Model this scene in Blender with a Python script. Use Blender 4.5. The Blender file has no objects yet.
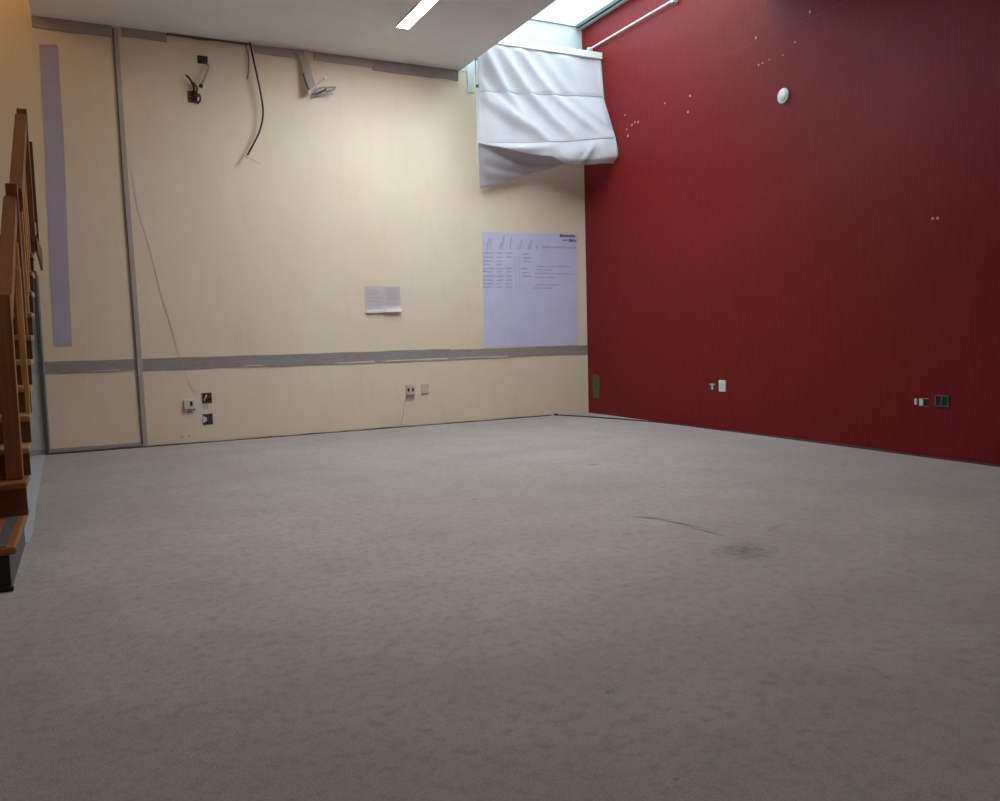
import bpy, bmesh, math, random
from mathutils import Vector, Matrix

random.seed(7)
P_TUBE, P_SKY, P_STAIR, P_FILL, P_WORLD = 112., 134., 11., 18., 1.25
C = bpy.context.scene.collection
sc = bpy.context.scene

# ------------------------------------------------------------------ materials
def srgb(r, g, b):
    f = lambda c: (c / 255 / 12.92) if c / 255 <= .04045 else ((c / 255 + .055) / 1.055) ** 2.4
    return (f(r), f(g), f(b), 1)

class NT:
    def __init__(s, name):
        s.m = bpy.data.materials.new(name); s.m.use_nodes = True
        s.t = s.m.node_tree; s.t.nodes.clear()
        s.out = s.n('ShaderNodeOutputMaterial')
        s.co = s.n('ShaderNodeTexCoord')
    def n(s, typ, **kw):
        nd = s.t.nodes.new(typ)
        for k, v in kw.items(): setattr(nd, k, v)
        return nd
    def l(s, a, b): s.t.links.new(a, b)
    def mapping(s, scale=(1, 1, 1)):
        m = s.n('ShaderNodeMapping'); s.l(s.co.outputs['Object'], m.inputs['Vector'])
        m.inputs['Scale'].default_value = scale
        return m.outputs[0]
    def noise(s, vec, scale, detail=3, rough=.6):
        n = s.n('ShaderNodeTexNoise'); s.l(vec, n.inputs['Vector'])
        n.inputs['Scale'].default_value = scale; n.inputs['Detail'].default_value = detail
        n.inputs['Roughness'].default_value = rough
        return n.outputs['Fac']
    def ramp(s, fac, a, b, lo=0., hi=1.):
        mr = s.n('ShaderNodeMapRange'); s.l(fac, mr.inputs['Value'])
        mr.inputs['From Min'].default_value = a; mr.inputs['From Max'].default_value = b
        mr.inputs['To Min'].default_value = lo; mr.inputs['To Max'].default_value = hi
        return mr.outputs[0]
    def mix(s, fac, a, b):
        m = s.n('ShaderNodeMix', data_type='RGBA')
        if hasattr(fac, 'node'): s.l(fac, m.inputs[0])
        else: m.inputs[0].default_value = fac
        for v, i in ((a, 6), (b, 7)):
            if hasattr(v, 'node'): s.l(v, m.inputs[i])
            else: m.inputs[i].default_value = v
        return m.outputs[2]
    def math(s, op, a, b):
        m = s.n('ShaderNodeMath', operation=op)
        for v, i in ((a, 0), (b, 1)):
            if hasattr(v, 'node'): s.l(v, m.inputs[i])
            else: m.inputs[i].default_value = v
        return m.outputs[0]
    def ellipse(s, c, r, rot=0., inner=.3):
        """soft elliptical mask on the xy plane, 1 inside, 0 outside"""
        m = s.n('ShaderNodeMapping'); m.vector_type = 'TEXTURE'
        s.l(s.co.outputs['Object'], m.inputs['Vector'])
        m.inputs['Location'].default_value = (c[0], c[1], 0)
        m.inputs['Rotation'].default_value = (0, 0, rot)
        m.inputs['Scale'].default_value = (r[0], r[1], 1)
        v = s.n('ShaderNodeVectorMath', operation='LENGTH'); s.l(m.outputs[0], v.inputs[0])
        return s.ramp(v.outputs['Value'], inner, 1., 1., 0.)
    def bsdf(s, col, rough=.7, bump=None, strength=.3, dist=.01, metal=0., spec=.3, emit=None, power=0., trans=0.):
        b = s.n('ShaderNodeBsdfPrincipled')
        if hasattr(col, 'node'): s.l(col, b.inputs['Base Color'])
        else: b.inputs['Base Color'].default_value = col
        b.inputs['Roughness'].default_value = rough; b.inputs['Metallic'].default_value = metal
        b.inputs['Specular IOR Level'].default_value = spec
        if emit: b.inputs['Emission Color'].default_value = emit; b.inputs['Emission Strength'].default_value = power
        if bump is not None:
            bp = s.n('ShaderNodeBump'); s.l(bump, bp.inputs['Height'])
            bp.inputs['Strength'].default_value = strength; bp.inputs['Distance'].default_value = dist
            s.l(bp.outputs[0], b.inputs['Normal'])
        s.l(b.outputs[0], s.out.inputs[0])
        s.b = b
        return s.m

def plain(name, col, rough=.6, var=.12, scale=14., stretch=(1, 1, 1), metal=0., spec=.3, bump=.15):
    t = NT(name); v = t.mapping(stretch)
    f = t.noise(v, scale)
    dark = tuple(c * (1 - var) for c in col[:3]) + (1,); light = tuple(min(1, c * (1 + var)) for c in col[:3]) + (1,)
    return t.bsdf(t.mix(t.ramp(f, .3, .7), dark, light), rough, f, bump, .002, metal, spec)

def wood(name, col, rough=.45, axis=0):
    t = NT(name)
    st = [26, 26, 26]; st[axis] = 2.
    v = t.mapping(tuple(st)); f = t.noise(v, 1.5, 4, .65)
    g = t.noise(t.mapping(tuple(x * 3 for x in st)), 2.2, 2)
    c1 = t.mix(t.ramp(f, .3, .7), tuple(c * .62 for c in col[:3]) + (1,), tuple(min(1, c * 1.25) for c in col[:3]) + (1,))
    c2 = t.mix(t.ramp(g, .45, .75, 0, .35), c1, tuple(c * .4 for c in col[:3]) + (1,))
    return t.bsdf(c2, rough, f, .12, .002, spec=.4)

def m_cream():
    t = NT('cream_painted_plaster'); v = t.mapping()
    big = t.noise(v, .8, 4); fine = t.noise(t.mapping((1, 1, .35)), 45, 4, .7); mid = t.noise(t.mapping((1, 1, .25)), 9, 3)
    c = t.mix(t.ramp(big, .35, .7), srgb(227, 211, 184), srgb(234, 220, 196))
    c = t.mix(t.ramp(mid, .52, .78, 0, .22), c, srgb(207, 193, 162))
    return t.bsdf(c, .62, t.math('ADD', fine, mid), .28, .006, spec=.25)

def m_red():
    t = NT('red_textured_paint')
    v = t.mapping((1, 1, .12)); st = t.noise(v, 34, 4, .7); mid = t.noise(t.mapping((1, 1, .3)), 5, 3); big = t.noise(t.mapping(), .7, 3)
    c = t.mix(t.ramp(st, .35, .68), srgb(110, 21, 25), srgb(124, 28, 31))
    c = t.mix(t.ramp(mid, .5, .8, 0, .35), c, srgb(104, 22, 25))
    c = t.mix(t.ramp(big, .45, .75, 0, .25), c, srgb(122, 30, 36))
    return t.bsdf(c, .5, st, .35, .006, spec=.17)

def m_carpet():
    t = NT('worn_grey_carpet'); v = t.mapping()
    big = t.noise(v, .55, 4, .6); mid = t.noise(v, 2.6, 4, .65); pile = t.noise(v, 160, 3, .8); blot = t.noise(v, 22, 4, .7)
    c = t.mix(t.ramp(big, .35, .68), srgb(182, 172, 165), srgb(196, 187, 179))
    c = t.mix(t.ramp(mid, .42, .72, 0, .45), c, srgb(168, 159, 150))
    c = t.mix(t.ramp(blot, .48, .75, 0, .55), c, srgb(140, 132, 128))
    c = t.mix(t.ramp(pile, .3, .72, .5, 0), c, srgb(110, 105, 104))
    # shaped stains and the dragged scratch
    stain = srgb(88, 82, 74)
    m = t.math('MULTIPLY', t.ellipse((-3.0, -5.98), (.20, .15), .2, .1), t.ramp(blot, .3, .62, .15, .6)); c = t.mix(m, c, stain)
    for (x, y), (rx, ry), r, a in (((-2.945, -5.21), (.11, .028), -1.0, .85), ((-2.90, -5.38), (.20, .022), -1.35, .75),
                                   ((-2.895, -5.60), (.18, .018), -1.5, .6), ((-2.98, -5.15), (.09, .012), -.45, .4),
                                   ((-2.55, -5.72), (.16, .03), .4, .22)):
        c = t.mix(t.math('MULTIPLY', t.ellipse((x, y), (rx, ry), r, .1), a), c, stain)
    for x, y, r in ((-3.52, -4.2, .03), (-2.2, -3.5, .05), (-4.36, -6.9, .012), (-4.48, -7.35, .012), (-5.2, -.9, .35), (-4.0, -3.1, .3), (-2.6, -2.6, .45), (-1.7, -4.3, .3)):
        c = t.mix(t.math('MULTIPLY', t.ellipse((x, y), (r, r * .8), .3, .1), .3 if r > .2 else .6), c, stain if r < .2 else srgb(150, 144, 140))
    return t.bsdf(c, .95, t.math('ADD', pile, t.math('MULTIPLY', blot, 1.2)), .6, .008, spec=.08)

def m_fabric():
    t = NT('pale_canvas'); f = t.noise(t.mapping(), 260, 2); s = t.noise(t.mapping((1, 1, 1)), 3, 3)
    c = t.mix(t.ramp(s, .35, .7), srgb(212, 213, 218), srgb(226, 227, 232))
    t.bsdf(c, .85, f, .15, .002, spec=.1)
    tr = t.n('ShaderNodeBsdfTranslucent'); tr.inputs[0].default_value = srgb(205, 203, 205)
    mx = t.n('ShaderNodeMixShader'); mx.inputs[0].default_value = .18
    t.l(t.b.outputs[0], mx.inputs[1]); t.l(tr.outputs[0], mx.inputs[2]); t.l(mx.outputs[0], t.out.inputs[0])
    return t.m

def m_pane():
    t = NT('skylight_glass'); tr = t.n('ShaderNodeBsdfTransparent'); gl = t.n('ShaderNodeBsdfGlossy'); gl.inputs['Roughness'].default_value = .05
    mx = t.n('ShaderNodeMixShader'); mx.inputs[0].default_value = .05
    t.l(tr.outputs[0], mx.inputs[1]); t.l(gl.outputs[0], mx.inputs[2]); t.l(mx.outputs[0], t.out.inputs[0])
    return t.m

M = dict(
    cream=m_cream(), red=m_red(), carpet=m_carpet(), fabric=m_fabric(), pane=m_pane(),
    ceil=plain('ceiling_paint', srgb(238, 239, 240), .8, .03, 3),
    white=plain('white_paint', srgb(225, 225, 222), .6, .03, 6),
    panel=plain('white_washed_wall_paint', srgb(190, 198, 196), .5, .04, 5),
    strip=plain('grey_scraped_band', srgb(152, 143, 139), .75, .16, 6, (2, 2, 14), bump=.5),
    trunk=plain('grey_lilac_plastic', srgb(178, 168, 163), .5, .06, 8),
    grey=plain('dull_grey_plaster', srgb(164, 155, 152), .8, .1, 5),
    endpaint=plain('pale_blue_grey_paint', srgb(196, 208, 211), .6, .03, 5),
    beige=plain('beige_plastic', srgb(204, 192, 176), .5, .03, 10),
    lilac=plain('lavender_paper', srgb(204, 203, 228), .7, .05, 4),
    lilac2=plain('bluish_lavender_paper', srgb(178, 172, 188), .7, .07, 3),
    sheet=plain('white_lilac_print_paper', srgb(206, 196, 196), .7, .04, 10),
    ink=plain('faded_ink', srgb(136, 130, 156), .8, .1, 20),
    ink2=plain('dark_ink', srgb(88, 82, 102), .8, .1, 20),
    print=plain('pale_print_ink', srgb(176, 167, 168), .8, .05, 20),
    black=plain('black_cable_rubber', srgb(48, 46, 46), .5, .1, 20),
    dark=plain('dark_recess', srgb(54, 50, 44), .8, .2, 30),
    olive=plain('dark_olive_metal', srgb(88, 80, 58), .6, .2, 40),
    slate=plain('slate_blue_plastic', srgb(70, 70, 80), .5, .15, 40),
    plastic=plain('ivory_plastic', srgb(216, 212, 198), .4, .02, 10),
    bright=plain('clean_white_plastic', srgb(228, 232, 228), .35, .02, 10),
    metal=plain('dull_dark_metal', srgb(96, 98, 98), .45, .1, 10, metal=.4),
    alu=plain('pale_aluminium', srgb(206, 216, 218), .4, .04, 10, metal=.2),
    gasket=plain('dark_teal_gasket', srgb(70, 92, 94), .5, .1, 10),
    skirt=plain('pale_grey_skirting', srgb(164, 158, 152), .6, .06, 5),
    cord=plain('cream_cord_sheath', srgb(200, 186, 154), .7, .04, 10),
    gap=plain('dark_carpet_gap', srgb(80, 74, 72), .9, .2, 12),
    bluegrey=plain('blue_grey_strip', srgb(172, 178, 182), .55, .05, 4),
    green=plain('olive_green_filler', srgb(88, 84, 60), .8, .12, 8),
    chip=plain('bare_plaster_chip', srgb(200, 150, 148), .8, .05, 20),
    wood_x=wood('orange_brown_wood_tread', srgb(138, 86, 46), axis=0),
    wood_edge=wood('worn_pale_wood', srgb(168, 126, 90), axis=0),
    wood_riser=wood('dark_brown_riser_wood', srgb(104, 62, 40), axis=0),
    wood_z=wood('reddish_brown_post_wood', srgb(134, 82, 46), axis=2),
    wood_y=plain('reddish_brown_rail_wood', srgb(128, 78, 48), .5, .15, 12, (6, 1, 6)),
    wood_light=wood('honey_wood', srgb(196, 146, 84), axis=2),
    wood_dark=wood('dark_stair_side_wood', srgb(84, 62, 44), axis=2),
    blackriser=plain('black_painted_riser', srgb(38, 38, 40), .5, .15, 8),
    rubber=plain('dark_green_grey_rubber', srgb(72, 74, 66), .7, .12, 30),
    tubeglow=NT('fluorescent_diffuser').bsdf(srgb(245, 248, 250), .4, emit=srgb(236, 245, 255), power=P_TUBE),
)

# ------------------------------------------------------------------ mesh helpers
def link(name, bm, mat, parent=None, smooth=False):
    me = bpy.data.meshes.new(name)
    bmesh.ops.recalc_face_normals(bm, faces=bm.faces[:])
    bm.to_mesh(me); bm.free()
    if smooth:
        for p in me.polygons: p.use_smooth = True
    o = bpy.data.objects.new(name, me); C.objects.link(o)
    me.materials.append(mat)
    if parent is not None:
        o.parent = parent
        par = parent
        off = Vector((0, 0, 0))
        while par is not None:
            off += par.location; par = par.parent
        o.data.transform(Matrix.Translation(-off))
    return o

def root(name, label, cat, loc, group=None):
    o = bpy.data.objects.new(name, None); C.objects.link(o); o.location = loc; o.empty_display_size = .1
    o['label'] = label; o['category'] = cat; o['kind'] = 'thing'
    if group: o['group'] = group
    return o

def tag(o, label, cat, group=None):
    o['label'] = label; o['category'] = cat; o['kind'] = 'thing'
    if group: o['group'] = group
    return o

def struct(o, label=None, cat=None):
    o['kind'] = 'structure'
    if label: o['label'] = label
    if cat: o['category'] = cat
    return o

def box(bm, a, b, bev=0.):
    a, b = [min(p, q) for p, q in zip(a, b)], [max(p, q) for p, q in zip(a, b)]
    v = [bm.verts.new((x, y, z)) for x in (a[0], b[0]) for y in (a[1], b[1]) for z in (a[2], b[2])]
    fs = [bm.faces.new([v[i] for i in q]) for q in ((0, 1, 3, 2), (4, 6, 7, 5), (0, 4, 5, 1), (2, 3, 7, 6), (0, 2, 6, 4), (1, 5, 7, 3))]
    if bev:
        es = list({e for f in fs for e in f.edges})
        bmesh.ops.bevel(bm, geom=es, offset=bev, segments=2, affect='EDGES', profile=.5)
    return bm

def lerp(a, b, t): return a + (b - a) * t
def bx(a, b, bev=0.): return box(bmesh.new(), a, b, bev)
def parts(name, boxes, mat, parent, bev=0.):
    for a, b in boxes: link(name, bx(a, b, bev), mat, parent)

def prism(bm, pts, off):
    """closed polygon pts (3d) swept by off"""
    off = Vector(off)
    A = [bm.verts.new(p) for p in pts]; B = [bm.verts.new(Vector(p) + off) for p in pts]
    bm.faces.new(A); bm.faces.new(B[::-1]); n = len(pts)
    for i in range(n): bm.faces.new((A[i], B[i], B[(i + 1) % n], A[(i + 1) % n]))
    return bm

def smoothline(pts, sub=6):
    pts = [Vector(p) for p in pts]
    if len(pts) < 3: return pts
    out = []
    for i in range(len(pts) - 1):
        p0 = pts[max(i - 1, 0)]; p1 = pts[i]; p2 = pts[i + 1]; p3 = pts[min(i + 2, len(pts) - 1)]
        for k in range(sub):
            t = k / sub
            out.append(.5 * ((2 * p1) + (p2 - p0) * t + (2 * p0 - 5 * p1 + 4 * p2 - p3) * t * t + (3 * p1 - p0 - 3 * p2 + p3) * t ** 3))
    out.append(pts[-1])
    return out

def tube(bm, pts, r, seg=8, sub=6):
    P = smoothline(pts, sub)
    rings = []; up = Vector((0.13, .31, 1)).normalized()
    for i, p in enumerate(P):
        d = (P[min(i + 1, len(P) - 1)] - P[max(i - 1, 0)]).normalized()
        s = d.cross(up)
        if s.length < .05: s = d.cross(Vector((1, 0, 0)))
        s.normalize(); u = s.cross(d).normalized(); up = u
        rings.append([bm.verts.new(p + (s * math.cos(a) + u * math.sin(a)) * r) for a in [2 * math.pi * k / seg for k in range(seg)]])
    for A, B in zip(rings, rings[1:]):
        for k in range(seg): bm.faces.new((A[k], A[(k + 1) % seg], B[(k + 1) % seg], B[k]))
    bm.faces.new(rings[0][::-1]); bm.faces.new(rings[-1])
    return bm

def ribbon(bm, pts, wdir, w, tdir, t, sub=6):
    """flat strip of width w (along wdir) and thickness t (along tdir)"""
    P = smoothline(pts, sub); W = Vector(wdir).normalized() * (w / 2); T = Vector(tdir).normalized() * (t / 2)
    rings = [[bm.verts.new(p + a * W + b * T) for a, b in ((-1, -1), (1, -1), (1, 1), (-1, 1))] for p in P]
    for A, B in zip(rings, rings[1:]):
        for k in range(4): bm.faces.new((A[k], A[(k + 1) % 4], B[(k + 1) % 4], B[k]))
    bm.faces.new(rings[0][::-1]); bm.faces.new(rings[-1])
    return bm

def lathe(bm, prof, origin, axis='z', seg=32):
    """prof: (radius, height) pairs, turned about the axis through origin"""
    O = Vector(origin)
    def pt(r, h, a):
        c, s = r * math.cos(a), r * math.sin(a)
        return O + (Vector((c, s, h)) if axis == 'z' else Vector((-h, c, s)) if axis == '-x' else Vector((c, -h, s)))
    rings = [[bm.verts.new(pt(r, h, 2 * math.pi * k / seg)) for k in range(seg)] for r, h in prof]
    for A, B in zip(rings, rings[1:]):
        for k in range(seg): bm.faces.new((A[k], A[(k + 1) % seg], B[(k + 1) % seg], B[k]))
    bm.faces.new(rings[0][::-1]); bm.faces.new(rings[-1])
    return bm

# ------------------------------------------------------------------ room shell
H = 3.985           # ceiling
HS = 4.68           # skylight
XW = -1.63          # edge of the skylight well
XC = -5.857         # left edge of the ceiling, open stairwell beyond
YB = -11.2          # wall behind the camera
XL = -7.35          # stairwell wall
LEN = -3.05         # end of the skylight well

struct(link('floor', bx((XL, YB, -.1), (0, 0, 0)), M['carpet']), 'worn grey carpet floor', 'floor')
wb = struct(link('wall_back', prism(bmesh.new(), [(XL - .15, 0, -.1), (.15, 0, -.1), (.15, 0, HS + .005), (XC + .1, 0, HS + .005), (XC + .1, 0, 6.2), (XL - .15, 0, 6.2)], (0, .15, 0)), M['cream']), 'cream back wall', 'wall')
wr = struct(link('wall_right', bx((0, YB, -.1), (.15, 0, HS)), M['red']), 'red right wall', 'wall')
struct(link('wall_left', bx((XL - .15, YB, -.1), (XL, 0, 6.2)), M['cream']))
struct(link('wall_front', bx((XL - .15, YB - .15, -.1), (.15, YB, 6.2)), M['cream']))
bm = bmesh.new()
box(bm, (XC, YB, H), (XW, 0, H + .25))
box(bm, (XW, YB, H), (0, LEN, H + .25))
struct(link('ceiling', bm, M['ceil']), 'flat pale ceiling', 'ceiling')
bm = bmesh.new(); box(bm, (XW - .12, LEN, H + .25), (XW, 0, HS + .03)); box(bm, (XW - .12, LEN - .12, H + .25), (0, LEN, HS + .03))
struct(link('trim_1', bm, M['white']), 'white sides of the skylight well', 'skylight well')
struct(link('trim_2', bx((XW, -.006, H), (-.001, .001, HS - .005)), M['endpaint']), 'white end of the skylight well', 'skylight well')
bm = bmesh.new(); box(bm, (XL, YB, 6.05), (XC, 0, 6.2)); box(bm, (XC, YB, H + .25), (XC + .1, 0, 6.2))
struct(link('ceiling_stairwell', bm, M['ceil']))

# skylight
w1 = struct(link('window_1', bx((XW, LEN, HS + .012), (-.1, -.03, HS + .018)), M['pane']), 'overexposed skylight pane above the well', 'skylight')
bm = bmesh.new(); box(bm, (-.055, LEN, HS - .035), (-.0005, -.0065, HS + .03), .006); box(bm, (XW, -.03, HS - .005), (-.055, -.0065, HS + .03))
link('window_frame', bm, M['alu'], w1)
link('gasket', bx((-.095, LEN, HS - .03), (-.056, -.031, HS + .011), .004), M['gasket'], w1)

# ------------------------------------------------------------------ trims on the back wall
def strip_piece(n, x0, x1, z0, z1, th=.006, lip=None):
    bm = bmesh.new(); n_ = max(3, int((x1 - x0) / .12)); top = []; bot = []
    for i in range(n_ + 1):
        x = x0 + (x1 - x0) * i / n_
        top.append((x, -th, z1 + random.uniform(-.003, .003))); bot.append((x, -th, z0 + random.uniform(-.004, .004)))
    prism(bm, bot + top[::-1], (0, th - .0004, 0))
    o = struct(link(n, bm, M['strip'])); o['label'] = 'scraped grey band of a removed chair rail'; o['category'] = 'wall band'
    for a, b, h in lip or ():
        bm = bmesh.new(); prism(bm, [(a, -.011, z0 + .002), (b, -.011, z0 - .002), (b - .03, -.013, z0 + h), (a + .08, -.013, z0 + h * .8)], (0, .012, 0))
        link('paint_flake', bm, M['plastic'], o)
    return o
strip_piece('trim_3', -5.955, -5.176, .757, .866, lip=[(-5.6, -5.3, .012)])
strip_piece('trim_4', -5.125, -3.92, .748, .862, lip=[(-4.2, -3.95, .012)])
strip_piece('trim_5', -3.92, -1.86, .738, .858, .008, lip=[(-3.25, -2.75, .018), (-2.7, -1.88, .02)])
strip_piece('trim_6', -1.86, -.004, .738, .846, .006, lip=[(-1.84, -1.1, .016)])
def strip_lab(n, l): bpy.data.objects[n]['label'] = l
strip_lab('trim_3', 'grey scraped band at the far end beside the stairs')
strip_lab('trim_4', 'grey scraped band above the ivory socket')
strip_lab('trim_5', 'grey scraped band below the paired paper sheets')
strip_lab('trim_6', 'grey scraped band directly below the lavender poster')

# the remains of a cornice under the ceiling
def cornice(n, x0, x1, z0, z1, th, mat, label):
    bm = bmesh.new(); k = max(3, int((x1 - x0) / .15))
    bot = [(x0 + (x1 - x0) * i / k, -th, z0 + random.uniform(-.006, .006)) for i in range(k + 1)]
    prism(bm, bot + [(x1, -th, z1), (x0, -th, z1)], (0, th - .0004, 0))
    struct(link(n, bm, mat), label, 'cornice')
cornice('trim_7', XC, -5.205, 3.885, H - .001, .02, M['grey'], 'grey cornice remains above the lavender paper roll')
cornice('trim_8', -5.12, -4.72, 3.90, H - .001, .012, M['skirt'], 'pale cornice remains right of the grey upright strip')
cornice('trim_9', -4.72, -3.95, 3.966, H - .001, .02, M['metal'], 'thin dark gap along the ceiling edge')
cornice('trim_10', -3.90, -3.40, 3.90, H - .012, .012, M['trunk'], 'lilac cornice remains beside the black cable')
cornice('trim_11', -3.30, -2.66, 3.905, H - .001, .014, M['trunk'], 'lilac cornice remains right of the peeled strip')
cornice('trim_12', -2.66, XW - .03, 3.875, H - .001, .016, M['grey'], 'grey cornice remains next to the canvas blind')

# skirting and the dark gap at the carpet edge
bm = bmesh.new(); prism(bm, [(-5.955, -.014, .018), (-5.16, -.014, .018), (-5.16, -.014, .05), (-5.955, -.014, .052)], (0, .0135, 0))
struct(link('baseboard_back', bm, M['skirt']), 'short pale grey skirting beside the stairs', 'skirting')
bm = bmesh.new(); pts = [(-5.955, -.02, .0), (-.55, -.02, .0)]
k = 40; top = [(-5.955 + 5.405 * i / k, -.02, .006 + random.uniform(0, .006)) for i in range(k + 1)]
prism(bm, pts + top[::-1], (0, .0195, 0))
struct(link('trim_13', bm, M['gap']), 'dark gap between carpet and cream wall', 'gap')
bm = bmesh.new(); k = 50; top = [(-.018, -2.0 - 9.0 * i / k, .008 + random.uniform(0, .008)) for i in range(k + 1)]
prism(bm, [(-.018, -2.0, 0), (-.018, -11.0, 0)] + top[::-1], (.0175, 0, 0))
struct(link('trim_14', bm, M['gap']), 'dark gap between carpet and red wall', 'gap')

# whitish lower panel of the back wall beside the stairs, its dark metal edge, and a plain blue grey strip on the floor
pn = struct(link('wall_panel', bx((-7.3, -.012, .0), (-5.99, .001, 1.68)), M['panel']), 'bluish white wall panel behind the stairs', 'wall panel')
link('skirting', bx((-7.3, -.02, .0), (-5.99, -.0125, .055)), M['skirt'], pn)
link('band', bx((-7.3, -.016, .76), (-5.99, -.0125, .862)), M['bluegrey'], pn)
r = root('metal_edge_bar', 'dark grey upright metal bar on wall beside the stairs', 'bar', (-5.975, -.02, 0))
link('bar', bx((-5.990, -.035, .001), (-5.958, -.0125, 1.70), .003), M['metal'], r)
link('flange', bx((-5.958, -.018, .001), (-5.945, .001, 1.66)), M['skirt'], r)
bm = bmesh.new(); prism(bm, [(-6.1, -.03, .001), (-5.99, -.03, .001), (-5.945, -2.6, .001), (-5.915, -3.6, .001), (-5.918, -3.92, .001), (-5.93, -3.94, .001), (-6.1, -3.94, .001)], (0, 0, .003))
struct(link('trim_15', bm, M['bluegrey']), 'blue grey strip on the floor alongside the stairs', 'floor strip')

# ------------------------------------------------------------------ upright strip, cords on the cream wall
r = root('cable_trunking', 'grey upright cable trunking running floor to ceiling on cream wall', 'cable trunking', (-5.14, 0, .02))
bm = bmesh.new(); ribbon(bm, [(-5.170, -.006, 3.965), (-5.160, -.006, 2.6), (-5.142, -.007, 1.3), (-5.131, -.006, .03)], (1, 0, 0), .046, (0, 1, 0), .011); link('cover', bm, M['trunk'], r)
bm = bmesh.new(); ribbon(bm, [(-5.191, -.008, 3.965), (-5.184, -.008, 2.6), (-5.166, -.008, 1.3), (-5.156, -.008, .03)], (1, 0, 0), .012, (0, 1, 0), .014); link('edge_channel', bm, M['metal'], r)
tag(link('thin_cord', tube(bmesh.new(), [(-5.108, -.004, 2.667), (-5.067, -.004, 2.292), (-4.982, -.004, 1.913), (-4.913, -.004, 1.528), (-4.825, -.004, 1.137), (-4.75, -.012, .80), (-4.687, -.004, .587), (-4.63, -.004, .49)], .0019, 6), M['cord']),
    'thin pale cord running diagonally down cream wall to the sockets', 'cord')
tag(link('thin_cord', tube(bmesh.new(), [(-2.385, -.004, .36), (-2.44, -.006, .27), (-2.455, -.005, .15), (-2.497, -.006, .022)], .003, 6), M['cord']),
    'short pale cord hanging from the two-hole socket to the carpet', 'cord')

# ------------------------------------------------------------------ papers
tag(link('hanging_paper_strip', prism(bmesh.new(), [(-5.812, -.003, 3.74), (-5.66, -.003, 3.757), (-5.664, -.004, 2.8), (-5.690, -.003, 1.9), (-5.71, -.003, 1.006), (-5.859, -.003, 1.01), (-5.845, -.003, 1.9), (-5.822, -.004, 2.8)], (0, .001, 0)), M['lilac2']),
    'tall narrow lavender paper strip taped to cream wall beside stairs', 'paper strip')

def word(x0, x1, z, h, w=.006, y=-.0045):
    """one run of illegible joined-up handwriting along the wall, a single ribbon"""
    n = max(2, int((x1 - x0) / .026)); step = (x1 - x0) / n; pts = []
    for i in range(n):
        cx = x0 + step * i; hh = h * random.uniform(.6, 1.1)
        pts += [Vector((cx, 0, z)), Vector((cx + step * random.uniform(.2, .4), 0, z + hh)), Vector((cx + step * random.uniform(.5, .7), 0, z + hh * random.uniform(.1, .4))), Vector((cx + step * random.uniform(.8, .92), 0, z + hh * random.uniform(.4, .9)))]
    pts.append(Vector((x1, 0, z + h * .2)))
    return stroke(pts, w, y)

def stroke(pts, w, y, t=.0008):
    bm = bmesh.new(); rings = []
    for i, p in enumerate(pts):
        d = (pts[min(i + 1, len(pts) - 1)] - pts[max(i - 1, 0)]); d.normalize(); nr = Vector((-d.z, 0, d.x)) * (w / 2)
        rings.append([bm.verts.new(Vector((q.x, yy, q.z))) for q, yy in ((p - nr, y), (p + nr, y), (p + nr, y + t), (p - nr, y + t))])
    for A, B in zip(rings, rings[1:]):
        for k in range(4): bm.faces.new((A[k], A[(k + 1) % 4], B[(k + 1) % 4], B[k]))
    bm.faces.new(rings[0][::-1]); bm.faces.new(rings[-1])
    return bm

r = root('wall_poster', 'large lavender poster with handwritten table above grey band in corner', 'poster', (-.77, -.002, .85))
link('paper', prism(bmesh.new(), [(-1.412, -.0035, 2.196), (-.121, -.0035, 2.21), (-.132, -.0035, .85), (-1.428, -.0035, .862)], (0, .002, 0)), M['lilac'], r)
TABLE = [(-1.406, 1.954, -1.264), (-1.407, 1.908, -1.278), (-1.409, 1.862, -1.293), (-1.41, 1.822, -1.326), (-1.412, 1.775, -1.256), (-1.413, 1.741, -1.283), (-1.414, 1.689, -1.259), (-1.416, 1.643, -1.286), (-1.417, 1.602, -1.288), (-1.418, 1.562, -1.315), (-1.231, 1.957, -1.146), (-1.232, 1.911, -1.16), (-1.234, 1.864, -1.162), (-1.235, 1.824, -1.163), (-1.237, 1.777, -1.138), (-1.231, 1.743, -1.165), (-1.239, 1.69, -1.16), (-1.241, 1.644, -1.162), (-1.242, 1.603, -1.183), (-1.243, 1.562, -1.171), (-1.113, 1.959, -1.027), (-1.108, 1.913, -1.028), (-1.112, 1.779, -1.032), (-1.113, 1.744, -1.046), (-1.114, 1.691, -1.035), (-1.116, 1.644, -1.036), (-1.117, 1.603, -1.05), (-1.118, 1.562, -1.045), (-0.886, 1.954, -0.798), (-0.881, 1.905, -0.772), (-0.869, 1.864, -0.78), (-0.911, 1.78, -0.817), (-0.899, 1.733, -0.798), (-0.887, 1.689, -0.778)]
PARA = [(-0.693, 1.81, -0.231), (-0.708, 1.771, -0.486), (-0.723, 1.724, -0.161), (-0.724, 1.679, -0.447), (-0.713, 1.59, -0.392), (-0.748, 1.551, -0.478)]
for x0, z, x1 in TABLE: link('handwritten_word', word(x0, x1, z - .011, .024), M['ink'], r)
for x0, z, x1 in PARA:
    xm = lerp(x0, x1, random.uniform(.35, .5)); link('handwritten_word', word(x0, xm - .012, z - .010, .021, .005), M['ink'], r); link('handwritten_word', word(xm + .012, x1, z - .010, .021, .005), M['ink'], r)
for x0, x1 in ((-.611, -.50), (-.485, -.36), (-.345, -.27), (-.255, -.146)): link('handwritten_word', word(x0, x1, 2.028, .032, .007), M['ink'], r)
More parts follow.
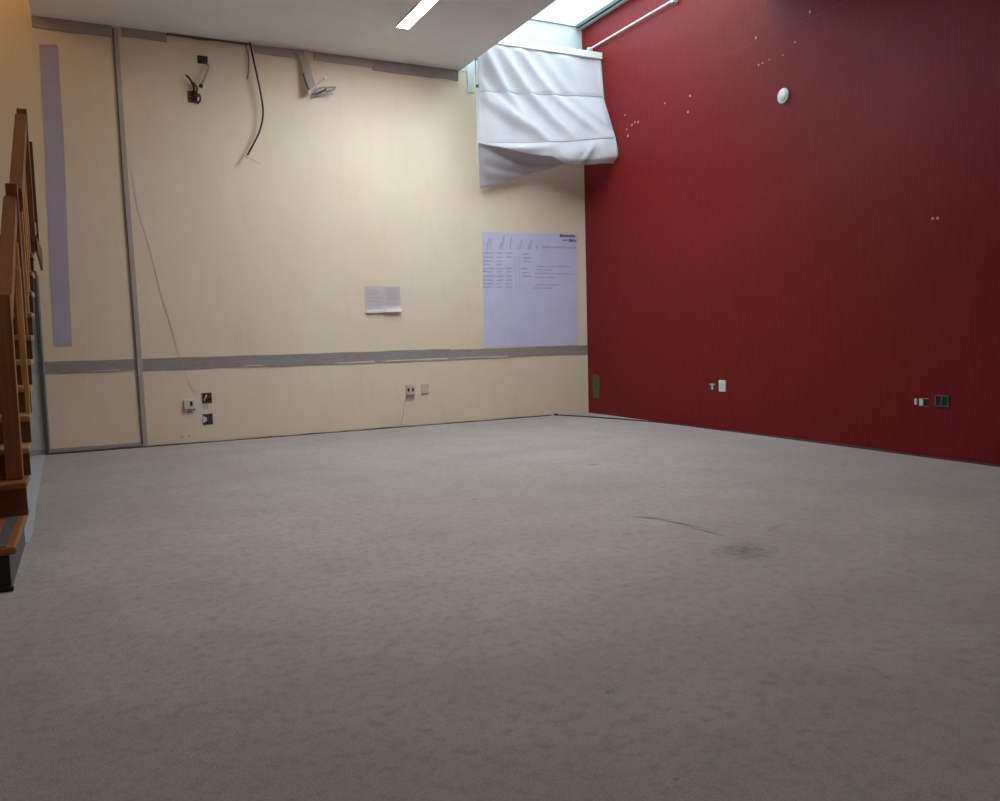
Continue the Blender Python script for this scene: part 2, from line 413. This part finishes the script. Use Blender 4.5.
for x0, x1, z, h, w_ in ((-.363, -.151, 2.166, .036, .017), (-.33, -.262, 2.118, .026, .010), (-.235, -.138, 2.108, .042, .019)): link('bold_word', word(x0, x1, z, h, w_), M['ink2'], r)
HEAD = [([-1.353, 2.001], [-1.323, 2.128]), ([-1.314, 2.002], [-1.298, 2.117]), ([-1.19, 2.004], [-1.169, 2.074]), ([-1.164, 2.005], [-1.12, 2.168]), ([-1.052, 2.007], [-1.028, 2.142]), ([-0.952, 2.009], [-0.943, 2.068]), ([-0.918, 2.01], [-0.895, 2.116]), ([-0.81, 2.013], [-0.795, 2.072]), ([-0.783, 2.013], [-0.76, 2.12]), ([-0.694, 2.015], [-0.679, 2.063])]
for (ax, az), (bx_, bz) in HEAD:                       # column headings written steeply upward
    L = math.hypot(bx_ - ax, bz - az); bm = word(0, L, -.01, .026, .006, y=0)
    a = math.atan2(bz - az, bx_ - ax)
    bmesh.ops.transform(bm, matrix=Matrix.Translation((ax, -.0045, az)) @ Matrix.Rotation(-a, 4, 'Y'), verts=bm.verts[:])
    link('column_heading', bm, M['ink'], r)
for x in (-.985, -.94): link('ruled_line', bx((x - .002, -.0045, 1.55), (x + .002, -.0037, 1.93)), M['lilac2'], r)

def sheet(x0, x1, z0, z1, label, rows, curl):
    r = root('paper_sheet', label, 'paper sheet', ((x0 + x1) / 2, -.002, z0), 'paired print sheets on the cream wall')
    bm = bmesh.new(); nx, nz = 6, 8
    V = [[bm.verts.new((x0 + (x1 - x0) * i / nx, -.0006 - curl * max(0, (1 - j / nz) - .7) ** 2 * 4 - .004 * (i / nx) ** 3 * (j / nz), z0 + (z1 - z0) * j / nz)) for i in range(nx + 1)] for j in range(nz + 1)]
    for j in range(nz):
        for i in range(nx): bm.faces.new((V[j][i], V[j][i + 1], V[j + 1][i + 1], V[j + 1][i]))
    ex = bmesh.ops.extrude_face_region(bm, geom=bm.faces[:]); bmesh.ops.translate(bm, verts=[v for v in ex['geom'] if isinstance(v, bmesh.types.BMVert)], vec=(0, .0012, 0))
    link('paper', bm, M['sheet'], r)
    for z in rows: link('printed_line', word(x0 + .025, x1 - random.uniform(.02, .06), z, .007, .004, y=-.0078), M['print'], r)
    return r
sheet(-2.846, -2.636, 1.280, 1.570, 'left white print sheet of the pair taped on cream wall', [1.52, 1.5, 1.48, 1.44, 1.40, 1.36, 1.33], .06)
sheet(-2.634, -2.440, 1.286, 1.566, 'right white print sheet of the pair with fuller printing', [1.535, 1.51, 1.49, 1.46, 1.44, 1.42, 1.38, 1.36, 1.34, 1.32], .11)

# ------------------------------------------------------------------ sockets and boxes on the back wall
def plate(name, x0, x1, z0, z1, th, label, cat, mat):
    r = root(name, label, cat, ((x0 + x1) / 2, 0, z0))
    link('plate', bx((x0, -th, z0), (x1, .001, z1), min(.004, th * .4)), mat, r)
    return r
r = plate('wall_socket', -4.755, -4.645, .350, .440, .03, 'ivory surface socket with one dark slot on cream wall', 'socket', M['plastic'])
link('slot', bx((-4.70, -.032, .378), (-4.676, -.0305, .424), .003), M['dark'], r)
link('shadow_strip', bx((-4.75, -.026, .338), (-4.65, .001, .3495)), M['strip'], r)  # grey strip standing in for the shadow below the socket

r = root('junction_box', 'open square junction box with olive metal insides beside ivory socket', 'junction box', (-4.53, 0, .395))
bm = bmesh.new(); box(bm, (-4.580, -.003, .395), (-4.487, .001, .498)); link('recess', bm, M['dark'], r)
parts('bracket', [((-4.584, -.008, .484), (-4.49, -.0025, .500)), ((-4.578, -.008, .398), (-4.486, -.0025, .414)), ((-4.582, -.007, .440), (-4.57, -.0025, .4835))], M['olive'], r)
bm = bmesh.new(); tube(bm, [(-4.56, -.006, .42), (-4.552, -.016, .45), (-4.535, -.012, .478)], .007); link('wire', bm, M['plastic'], r)
bm = bmesh.new(); tube(bm, [(-4.535, -.006, .43), (-4.515, -.02, .455), (-4.495, -.01, .46)], .009); link('wire', bm, M['olive'], r)
tag(link('repair_patch', prism(bmesh.new(), [(-4.577, -.002, .385), (-4.53, -.002, .384), (-4.525, -.002, .338), (-4.575, -.002, .333)], (0, .0015, 0)), M['beige']), 'small pale filler patch between the two open junction boxes', 'wall patch')
r = root('junction_box', 'open slate blue junction box nearest the floor on cream wall', 'junction box', (-4.54, 0, .175))
link('recess', bx((-4.585, -.004, .178), (-4.488, .001, .286)), M['slate'], r)
bm = bmesh.new(); prism(bm, [(-4.583, -.007, .200), (-4.55, -.007, .215), (-4.545, -.007, .25), (-4.583, -.007, .27)], (0, .0025, 0)); link('torn_cover', bm, M['plastic'], r)
link('bracket', prism(bmesh.new(), [(-4.53, -.009, .286), (-4.513, -.009, .286), (-4.518, -.009, .262)], (0, .0055, 0)), M['dark'], r); parts('bracket', [((-4.512, -.008, .272), (-4.494, -.0035, .290)), ((-4.58, -.006, .18), (-4.5, -.0035, .19))], M['dark'], r)
bm = bmesh.new(); tube(bm, [(-4.545, -.008, .19), (-4.53, -.02, .225), (-4.512, -.014, .262)], .006); link('wire', bm, M['black'], r)
for x, lb in ((-4.785, 'small grey wall plug above carpet, the one nearer the upright strip'), (-4.72, 'small grey wall plug above carpet, the one nearer the slate junction box')):
    tag(link('wall_plug', lathe(bmesh.new(), [(.008, -.001), (.008, .003), (.003, .004)], (x, 0, .075), 'y', 12), M['strip']), lb, 'wall plug')

r = plate('wall_socket', -2.415, -2.312, .362, .470, .026, 'cream socket with two dark holes above the short hanging cord', 'socket', M['beige'])
for x in (-2.390, -2.338):
    bm = bmesh.new(); lathe(bm, [(.013, .0262), (.013, .028), (.004, .0285)], (0, 0, 0), 'y', 18)
    bmesh.ops.scale(bm, vec=(1, 1, 1.7), verts=bm.verts[:]); bmesh.ops.translate(bm, vec=(x, 0, .415), verts=bm.verts[:]); link('hole', bm, M['dark'], r)
link('lower_lip', bx((-2.42, -.034, .352), (-2.316, .001, .3615), .003), M['strip'], r)
r = plate('blank_plate', -2.232, -2.140, .368, .468, .018, 'blank grey cream cover plate right of the two-hole socket', 'cover plate', M['beige'])
link('screw', lathe(bmesh.new(), [(.007, .0182), (.007, .0196), (.003, .02)], (-2.158, 0, .445), 'y', 12), M['strip'], r)

# ------------------------------------------------------------------ openings and cables high on the back wall
r = root('junction_box', 'small open dark junction box high under the ceiling', 'junction box', (-4.4, 0, 3.74))
link('recess', bx((-4.448, -.004, 3.735), (-4.352, .001, 3.812)), M['slate'], r)
parts('bracket', [((-4.446, -.010, 3.738), (-4.408, -.0035, 3.808)), ((-4.398, -.008, 3.74), (-4.39, -.0035, 3.808))], M['dark'], r)
r = root('loose_cable', 'short pale cable with dark end below the topmost junction box', 'cable', (-4.39, 0, 3.5))
link('sheath', tube(bmesh.new(), [(-4.355, -.008, 3.735), (-4.352, -.05, 3.70), (-4.39, -.07, 3.60), (-4.43, -.06, 3.52)], .012), M['trunk'], r)
link('end_plug', tube(bmesh.new(), [(-4.43, -.06, 3.52), (-4.442, -.055, 3.49)], .019), M['dark'], r)
r = root('junction_box', 'open junction box spilling dark wires high on cream wall', 'junction box', (-4.51, 0, 3.35))
link('recess', bx((-4.558, -.004, 3.352), (-4.468, .001, 3.462)), M['dark'], r)
parts('terminal', [((-4.557, -.012, z), (-4.52, -.0035, z + .02)) for z in (3.36, 3.395, 3.43)] + [((-4.50, -.012, 3.348), (-4.468, -.0035, 3.37))], M['olive'], r)
for pts, rad in (([(-4.51, -.01, 3.42), (-4.50, -.05, 3.48), (-4.53, -.06, 3.55), (-4.565, -.04, 3.60)], .011), ([(-4.50, -.01, 3.40), (-4.475, -.06, 3.47), (-4.495, -.05, 3.52), (-4.52, -.03, 3.54)], .012), ([(-4.49, -.01, 3.44), (-4.455, -.05, 3.42), (-4.45, -.05, 3.37), (-4.475, -.02, 3.345)], .011), ([(-4.51, -.01, 3.46), (-4.48, -.04, 3.44), (-4.47, -.04, 3.40)], .012)):
    link('wire', tube(bmesh.new(), pts, rad * .85), M['olive' if rad > .0115 else 'dark'], r)

r = root('hanging_cable', 'long black cable dangling from the ceiling edge on cream wall', 'cable', (-3.94, -.02, 3.98))
link('sheath', tube(bmesh.new(), [(-3.946, -.045, 3.985), (-3.921, -.08, 3.787), (-3.875, -.08, 3.519), (-3.856, -.08, 3.305), (-3.895, -.08, 3.124), (-3.982, -.08, 2.95), (-4.035, -.08, 2.857)], .0095, 10), M['black'], r)
link('bare_end', tube(bmesh.new(), [(-4.030, -.08, 2.866), (-4.047, -.08, 2.846), (-4.022, -.085, 2.838), (-3.96, -.08, 2.81), (-3.908, -.08, 2.786)], .004, 6), M['cord'], r)
link('connector', lathe(bmesh.new(), [(.010, -.012), (.016, 0), (.010, .012)], (-4.038, -.08, 2.852), 'z', 12), M['plastic'], r)
tag(link('thin_cord', tube(bmesh.new(), [(-3.985, -.012, 3.97), (-3.965, -.014, 3.90), (-3.958, -.012, 3.80), (-3.968, -.010, 3.70), (-3.985, -.008, 3.63)], .006, 6), M['strip']), 'thin grey cord hanging beside the long black cable', 'cord')

r = root('peeled_trunking', 'lilac grey plastic trunking peeled away and bent below the ceiling', 'cable trunking', (-3.40, -.02, 3.98))
bm = bmesh.new(); ribbon(bm, [(-3.50, -.03, 3.962), (-3.44, -.045, 3.93), (-3.408, -.07, 3.84), (-3.375, -.10, 3.68), (-3.355, -.12, 3.60), (-3.335, -.125, 3.55)], (1, -.25, .12), .075, (0, 1, 0), .014); link('channel', bm, M['trunk'], r)
bm = bmesh.new(); ribbon(bm, [(-3.425, -.06, 3.74), (-3.41, -.10, 3.62), (-3.385, -.125, 3.545)], (1, 0, 0), .012, (0, 1, 0), .026); link('torn_edge', bm, M['metal'], r)
rod = link('white_rod', tube(bmesh.new(), [(-3.40, -.145, 3.535), (-3.335, -.17, 3.59), (-3.25, -.22, 3.662)], .009), M['plastic'], r)
link('tip', lathe(bmesh.new(), [(.006, -.016), (.015, -.010), (.018, 0), (.015, .010), (.006, .016)], (-3.247, -.223, 3.666), 'z', 14), M['bright'], rod)
r = root('cable_stub', 'frayed pale cable bundle beside the white rod on cream wall', 'cable', (-3.25, -.05, 3.6))
for pts, rad in (([(-3.34, -.006, 3.53), (-3.27, -.07, 3.60), (-3.18, -.09, 3.615), (-3.10, -.10, 3.622)], .010), ([(-3.34, -.006, 3.52), (-3.25, -.06, 3.575), (-3.17, -.08, 3.585), (-3.11, -.10, 3.605)], .009), ([(-3.35, -.006, 3.51), (-3.28, -.05, 3.54), (-3.21, -.07, 3.555), (-3.13, -.08, 3.56)], .008)):
    link('strand', tube(bmesh.new(), pts, rad), M['skirt'], r)
link('dark_wire', tube(bmesh.new(), [(-3.31, -.03, 3.54), (-3.25, -.09, 3.565), (-3.20, -.09, 3.60)], .008), M['metal'], r)

# ------------------------------------------------------------------ red wall
r = root('round_wall_cover', 'round white domed cover high on the red wall', 'wall cover', (-.001, -3.258, 3.017))
link('ring', lathe(bmesh.new(), [(.066, .0005), (.066, .014), (.058, .022), (.05, .022)], (0, -3.258, 3.017), '-x'), M['bright'], r, True)
link('dome', lathe(bmesh.new(), [(.05, .018), (.046, .026), (.03, .031), (.01, .033)], (0, -3.258, 3.017), '-x'), M['alu'], r, True)

def rplate(name, y0, y1, z0, z1, th, label, cat, mat, group=None):
    r = root(name, label, cat, (0, (y0 + y1) / 2, z0), group)
    link('plate', bx((-th, y0, z0), (.001, y1, z1), min(.004, th * .4)), mat, r)
    return r
r = rplate('blank_plate', -2.502, -2.405, .385, .496, .012, 'clean white blank plate low on red wall', 'cover plate', M['bright'])
link('inset', bx((-.0155, -2.485, .40), (-.0122, -2.422, .48), .0015), M['alu'], r)
r = root('wall_socket', 'broken T-shaped white socket remnant left of the white blank plate', 'socket', (0, -2.3, .395))
link('recess', bx((-.003, -2.352, .393), (.001, -2.262, .462)), M['wood_dark'], r)
parts('bracket', [((-.010, -2.345, .446), (-.0025, -2.268, .457)), ((-.012, -2.318, .400), (-.0025, -2.296, .4455))], M['sheet'], r)
r = root('wall_socket', 'open socket with pale modules and dark gaps low on red wall', 'socket', (0, -4.63, .386))
link('recess', bx((-.003, -4.685, .383), (.001, -4.572, .440)), M['dark'], r)
bm = bmesh.new(); box(bm, (-.014, -4.600, .388), (-.0035, -4.577, .436), .003); link('module', bm, M['sheet'], r)
bm = bmesh.new(); box(bm, (-.016, -4.652, .388), (-.0035, -4.618, .438), .003); link('module', bm, M['plastic'], r)
parts('bracket', [((-.006, -4.69, .436), (-.0025, -4.655, .443)), ((-.005, -4.69, .38), (-.0025, -4.60, .386))], M['strip'], r)
r = root('wall_socket', 'empty double socket frame with two dark openings on red wall', 'socket', (0, -4.80, .388))
bm = bmesh.new()
for y0, y1, z0, z1 in ((-4.855, -4.745, .463, .473), (-4.855, -4.745, .388, .398), (-4.855, -4.845, .398, .463), (-4.755, -4.745, .398, .463), (-4.805, -4.795, .398, .463)): box(bm, (-.010, y0, z0), (-.0035, y1, z1))
link('frame', bm, M['metal'], r)
for y0, y1 in ((-4.845, -4.805), (-4.795, -4.755)): link('opening', bx((-.003, y0, .398), (.001, y1, .463)), M['dark'], r)

tag(link('filler_patch', prism(bmesh.new(), [(-.002, -.105, .49), (-.002, -.255, .485), (-.002, -.262, .33), (-.002, -.24, .20), (-.002, -.12, .185), (-.002, -.10, .32)], (.0015, 0, 0)), M['green']),
    'olive green filler patch on red wall beside the corner', 'wall patch')
for y, z, s in ((-.872, 3.435, .012), (-1.003, 3.294, .016), (-1.06, 3.31, .012), (-1.115, 3.30, .014), (-.924, 3.191, .020), (-.90, 3.27, .012), (-1.594, 3.382, .014), (-1.996, 3.35, .016), (-1.963, 3.199, .016), (-3.544, 3.629, .017), (-2.918, 3.62, .016), (-3.243, 3.37, .009), (-3.38, 3.437, .012), (-3.00, 3.375, .010), (-2.95, 3.372, .012), (-3.08, 3.38, .008), (-4.70, 1.765, .014), (-4.74, 1.76, .012)):
    pts = [(-.002, y + s * random.uniform(.6, 1.1) * math.cos(a), z + s * random.uniform(.6, 1.1) * math.sin(a)) for a in [k * math.pi / 3.5 for k in range(7)]]
    link('paint_chip', prism(bmesh.new(), pts, (.0016, 0, 0)), M['chip'], wr)
bm = bmesh.new(); ribbon(bm, [(-.0012, -2.5, 3.583), (-.0012, -3.2, 3.582), (-.0012, -3.95, 3.586)], (0, 0, 1), .006, (1, 0, 0), .0015); link('seam_line', bm, plain('faded_red_seam', srgb(142, 48, 52), .6), wr)

r = root('curtain_rod', 'slim white rod fixed along the top of red wall', 'curtain rod', (-.05, -1.0, 4.34))
link('shaft', tube(bmesh.new(), [(-.035, -.16, 4.352), (-.035, -1.0, 4.352), (-.035, -1.84, 4.352)], .010, 10), M['bright'], r)
for y in (-.22, -1.80): link('bracket', bx((-.06, y - .018, 4.322), (.001, y + .018, 4.37), .003), M['alu'], r)

# ------------------------------------------------------------------ canvas blind
r = root('canvas_blind', 'sagging pale canvas blind hung across the corner under skylight', 'blind', (-.82, -.4, 2.6))
link('head_rail', bx((-1.615, -.455, 4.172), (-.008, -.415, 4.245), .004), M['bright'], r)
link('side_pole', tube(bmesh.new(), [(-1.612, -.37, 4.17), (-1.600, -.365, 3.5), (-1.604, -.345, 2.9)], .008, 8), M['alu'], r)
for z in (3.99, 3.70): link('clip', bx((-1.615, -.405, z), (-1.590, -.375, z + .03), .004), M['metal'], r)

def sm(t): t = max(0, min(1, t)); return t * t * (3 - 2 * t)
rowsL = [(0., -1.605, -.425, 4.20), (.30, -1.592, -.385, 3.69), (.68, -1.604, -.365, 3.11)]
rowsR = [(0., -.012, -.425, 4.20), (.34, -.028, -.505, 3.70), (.68, -.014, -.70, 3.225)]
def side(rows, v):
    for (v0, *p), (v1, *q) in zip(rows, rows[1:]):
        if v <= v1: t = (v - v0) / (v1 - v0); return Vector(p).lerp(Vector(q), t)
    return Vector(rows[-1][1:])
NU, NV = 110, 90
def cloth_pt(u, v):
    L, R = side(rowsL, v), side(rowsR, v)
    p = L.lerp(R, u)
    # belly towards the room, diagonal folds running from the upper left down to the lower right
    s = v / .68
    edge = (1 - .6 * sm((s - .8) / .2)) * sm(u / .06) * sm((1 - u) / .05) * sm(v / .05)
    bell = math.sin(math.pi * min(1, u)) * sm(v / .6)
    p.y -= .05 * bell
    s = v / .68
    for ph, amp, wid, k in ((.02, .035, .045, .34), (.15, .045, .05, .42), (.30, .035, .05, .5), (.46, .026, .06, .5), (.66, .016, .06, .3), (-.25, .03, .05, .62), (-.40, .036, .06, .75)):
        c = ph + k * s + .12 * s * s
        p.y -= 1.5 * amp * edge * math.exp(-((u - c) / wid) ** 2) * (.55 + .45 * math.cos(3 * (s - .4)))
    p.y -= .022 * edge * math.sin(22 * u - 9 * s + 2 * math.sin(5 * u)) * .5
    # stitched pockets: a slight groove at each seam
    for vs in (.32, .68): p.y += .010 * edge * math.exp(-((v - vs) / .012) ** 2)
    p.z -= .02 * bell * math.sin(math.pi * u)
    if v > .55: p.z += .05 * sm((v - .55) / .13) * -math.sin(math.pi * u) * .2
    return p
bm = bmesh.new(); V = []
for j in range(NV + 1):
    v = .68 * j / NV
    V.append([bm.verts.new(cloth_pt(i / NU, v)) for i in range(NU + 1)])
for j in range(NV):
    for i in range(NU): bm.faces.new((V[j][i], V[j][i + 1], V[j + 1][i + 1], V[j + 1][i]))
o = link('front_panel', bm, M['fabric'], r, True)
md = o.modifiers.new('thick', 'SOLIDIFY'); md.thickness = .004
link('mounting_plate', bx((-1.545, -.012, 3.76), (-1.47, .001, 4.10)), M['alu'], r)
# the folded-up lower flap: nothing at the left, deep at the right
bm = bmesh.new(); V = []; NF = 18
def flap_depth(u):
    for (u0, d0), (u1, d1) in zip(((0, .0), (.25, .095), (.5, .17), (.63, .265), (.7, .275), (1, .285)), ((.25, .095), (.5, .17), (.63, .265), (.7, .275), (1, .285), (2, .285))):
        if u <= u1: return lerp(d0, d1, (u - u0) / (u1 - u0))
for j in range(NF + 1):
    row = []
    for i in range(NU + 1):
        u = i / NU; t = j / NF; p = cloth_pt(u, .68); d = flap_depth(u)
        p.z -= d * t
        p.y -= .028 * math.sin(math.pi * t) * sm(u / .3) + .012 * t + .012 * math.sin(17 * u + 5 * t) * t * sm(u / .3) + .03 * math.exp(-((u - .72 - .12 * (1 - t)) / .03) ** 2) * t
        p.y += .05 * sm((t - .8) / .2) * sm((u - .5) / .2)
        p.x += .004 * t
        if p.x > -.006: p.x = -.006
        row.append(bm.verts.new(p))
    V.append(row)
for j in range(NF):
    for i in range(NU): bm.faces.new((V[j][i], V[j][i + 1], V[j + 1][i + 1], V[j + 1][i]))
o = link('folded_flap', bm, M['fabric'], r, True); md = o.modifiers.new('thick', 'SOLIDIFY'); md.thickness = .004
# the slack triangle hanging behind the flap at the left
bm = bmesh.new(); V = []; N = 40
for j in range(N + 1):
    row = []
    for i in range(N + 1):
        u = i / N; t = j / N
        top = Vector((lerp(-1.604, -.35, u), lerp(-.352, -.36, u), lerp(3.13, 3.06, u))); bot = Vector((lerp(-1.478, -.30, u), lerp(-.12, -.14, u), lerp(2.672, 3.03, u ** 1.02)))
        p = top.lerp(bot, t)
        e = sm(u / .08) * sm((1 - u) / .1)
        p.y -= e * (.03 * math.exp(-((t - .25 - .9 * u) / .16) ** 2) + .022 * math.exp(-((t - .6 - .9 * u) / .12) ** 2))
        row.append(bm.verts.new(p))
    V.append(row)
for j in range(N):
    for i in range(N): bm.faces.new((V[j][i], V[j][i + 1], V[j + 1][i + 1], V[j + 1][i]))
o = link('hanging_corner', bm, M['fabric'], r, True); md = o.modifiers.new('thick', 'SOLIDIFY'); md.thickness = .004
for vs in (.32, .68):
    bm = bmesh.new(); pts = [cloth_pt(i / 60, vs) + Vector((0, -.006, 0)) for i in range(1, 60)]
    tube(bm, pts, .004, 6, 1); link('seam', bm, M['fabric'], r, True)

# ------------------------------------------------------------------ black cable on the carpet by the corner
r = root('floor_cable', 'black cable lying on carpet from cream wall round to red wall', 'cable', (-.4, -.3, 0))
link('sheath', tube(bmesh.new(), [(-.50, -.035, .008), (-.455, -.10, .008), (-.42, -.22, .0075), (-.35, -.40, .0075), (-.24, -.75, .0075), (-.13, -1.15, .0075), (-.06, -1.55, .0075), (-.032, -1.95, .0075), (-.03, -2.5, .0075)], .007, 8), M['black'], r)
link('plug', bx((-.525, -.065, .0015), (-.475, -.028, .024), .006), M['black'], r)

# ------------------------------------------------------------------ ceiling light
r = root('ceiling_light', 'lit white fluorescent strip light on the ceiling', 'ceiling light', (-2.69, -2.2, H))
bm = bmesh.new(); tray = [(-2.755, H + .001), (-2.755, H - .021), (-2.748, H - .021), (-2.748, H - .0045), (-2.632, H - .0045), (-2.632, H - .021), (-2.625, H - .021), (-2.625, H + .001)]
prism(bm, [(x, -3.455, z) for x, z in tray], (0, 2.415, 0)); link('housing', bm, M['bright'], r)
for y in (-3.461, -1.0395): link('end_cap', bx((-2.755, y, H - .021), (-2.625, y + .0055, H + .001)), M['bright'], r)
link('diffuser', bx((-2.745, -3.44, H - .0215), (-2.635, -1.045, H - .005), .004), M['tubeglow'], r)

# ------------------------------------------------------------------ stairs
st = root('staircase', 'brown wooden staircase rising along the cream room edge', 'staircase', (-6.5, -4.88, 0))
XR, XS = -5.885, -7.1
def tread(k, y0, y1, z, xr):
    o = link('tread', bx((XS, y0 - .035, z - .032), (xr, y1, z), .008), M['wood_x' if k < 0 else 'wood_edge'], st)
    return o
# low first platform
box_ = link('riser', bx((XS, -4.855, .0), (-5.935, -4.82, .155)), M['blackriser'], st)
link('side_board', bx((-5.955, -4.815, .0), (-5.935, -3.95, .155)), M['metal'], st)
t0 = link('tread', bx((XS, -4.89, .155), (-5.905, -3.95, .188), .012), M['wood_x'], st)
link('rubber_strip', bx((-5.985, -4.875, .1885), (-5.940, -4.15, .1915)), M['rubber'], t0)
link('base_shadow_strip', bx((XS, -4.875, .001), (-5.925, -4.8555, .022), .006), M['blackriser'], st)  # dark strip modelled as the shadow line along the step's base
Z0 = .352; G = .23; R_ = .145
for k in range(0, 11):
    y = -4.2 + G * k; z = Z0 + R_ * k
    xr = XR if k else -5.895
    if y > -.3: break
    tr = link('tread', bx((XS, y, z - .032), (xr, y + G + .04 if k < 10 else -1.0, z), .008), (M['wood_edge'] if k < 10 else M['wood_dark']) if k else M['wood_x'], st)
    link('riser', bx((XS, y + .03, (z - R_ - .001) if k else .1885), (xr - .004, y + .05, z - .0325)), M['wood_riser'], st)
# posts
def post(x0, x1, y, z0, z1, mat='wood_z', name='newel_post', d=.075):
    o = link(name, bx((x0, y, z0), (x1, y + d, z1), .004), M[mat], st); return o
post(-5.988, -5.915, -4.08, Z0 + .0005, 1.262)
post(-5.968, -5.906, -3.04, Z0 + R_ * 5 + .0005, 1.972)
post(-5.945, -5.880, -1.72, Z0 + R_ * 10 + .0005, 2.735)
post(-5.912, -5.889, -3.60, Z0 + R_ * 2 + .0005, 1.43, 'wood_light', 'baluster', .03)
for y, k in ((-3.37, 3), (-2.68, 6), (-2.45, 7), (-2.22, 8), (-1.99, 9)):
    post(-5.935, -5.905, y, Z0 + R_ * k + .0005, (1.262 + .668 * (y + 4.0) if y < -3 else 1.955 + .603 * (y + 2.96)) - .09, 'wood_light', 'baluster', .03)
def rail(y0, z0, y1, z1, x0, x1, hgt, mat):
    bm = bmesh.new(); prism(bm, [(x0, y0, z0), (x0, y1, z1), (x0, y1, z1 - hgt), (x0, y0, z0 - hgt)], (x1 - x0, 0, 0))
    bmesh.ops.bevel(bm, geom=bm.edges[:], offset=.006, segments=2, affect='EDGES')
    return link('handrail', bm, M[mat], st)
rail(-4.0, 1.262, -3.045, 1.90, -5.980, -5.915, .14, 'wood_y')
rail(-2.96, 1.955, -1.725, 2.70, -5.955, -5.886, .14, 'wood_y')
# dark side boards of the upper flight near the back wall
post(-5.925, -5.868, -1.46, Z0 + R_ * 10 + .0005, 2.56, 'wood_dark', 'newel_post', .06)
link('white_tag', bx((-5.900, -1.464, 1.86), (-5.880, -1.4605, 1.95)), M['bright'], st)
bm = bmesh.new(); prism(bm, [(-5.884, -1.85, 1.80), (-5.884, -1.0, 1.80), (-5.884, -1.0, 1.68), (-5.884, -1.08, 1.62), (-5.884, -1.4, 1.67), (-5.884, -1.85, 1.70)], (.016, 0, 0)); link('side_board', bm, M['wood_dark'], st)
# ------------------------------------------------------------------ light
def area(name, loc, rot, sx, sy, power, col):
    l = bpy.data.lights.new(name, 'AREA'); l.shape = 'RECTANGLE'; l.size = sx; l.size_y = sy; l.energy = power; l.color = col
    o = bpy.data.objects.new(name, l); C.objects.link(o); o.location = loc; o.rotation_euler = rot; return o
area('skylight_daylight', ((XW - .1) / 2, LEN / 2, HS + .4), (0, 0, 0), 2.8, 4.4, P_SKY, (.74, .93, 1.0))
def lamp(name, loc, power, col, size=.12):
    l = bpy.data.lights.new(name, 'POINT'); l.energy = power; l.color = col; l.shadow_soft_size = size
    o = bpy.data.objects.new(name, l); C.objects.link(o); o.location = loc; return o
lamp('stairwell_lamp', (-6.75, -1.0, 4.4), P_STAIR, (1.0, .62, .25))
area('added_fill_light', (-3.9, -5.2, H - .08), (0, 0, 0), .14, 1.25, P_FILL, (.98, .98, 1)).data.spread = math.radians(115)  # added unseen light, lifts the floor and lower walls

w = bpy.data.worlds.new('World'); sc.world = w; w.use_nodes = True
bg = w.node_tree.nodes['Background']; bg.inputs[0].default_value = (.85, .97, 1, 1); bg.inputs[1].default_value = P_WORLD

# ------------------------------------------------------------------ camera
cd = bpy.data.cameras.new('camera'); cam = bpy.data.objects.new('camera', cd); C.objects.link(cam); sc.camera = cam
cd.sensor_fit = 'HORIZONTAL'; cd.sensor_width = 36; cd.lens = 829.465 / 1000 * 36; cd.clip_start = .05
R = Vector((0.89405634, -0.44713642, -0.02706073)); F = Vector((0.44400778, 0.89256208, -0.07867664)); U = Vector((0.05933257, 0.05832617, 0.99653284))
m = Matrix((R, U, -F)).transposed().to_4x4(); m.translation = (-5.605, -8.7796, 1.0)
cam.matrix_world = m

sc.view_settings.view_transform = 'Standard'; sc.view_settings.look = 'None'
sc.view_settings.gamma = 1; sc.view_settings.use_curve_mapping = False
sc.view_settings.exposure = .2
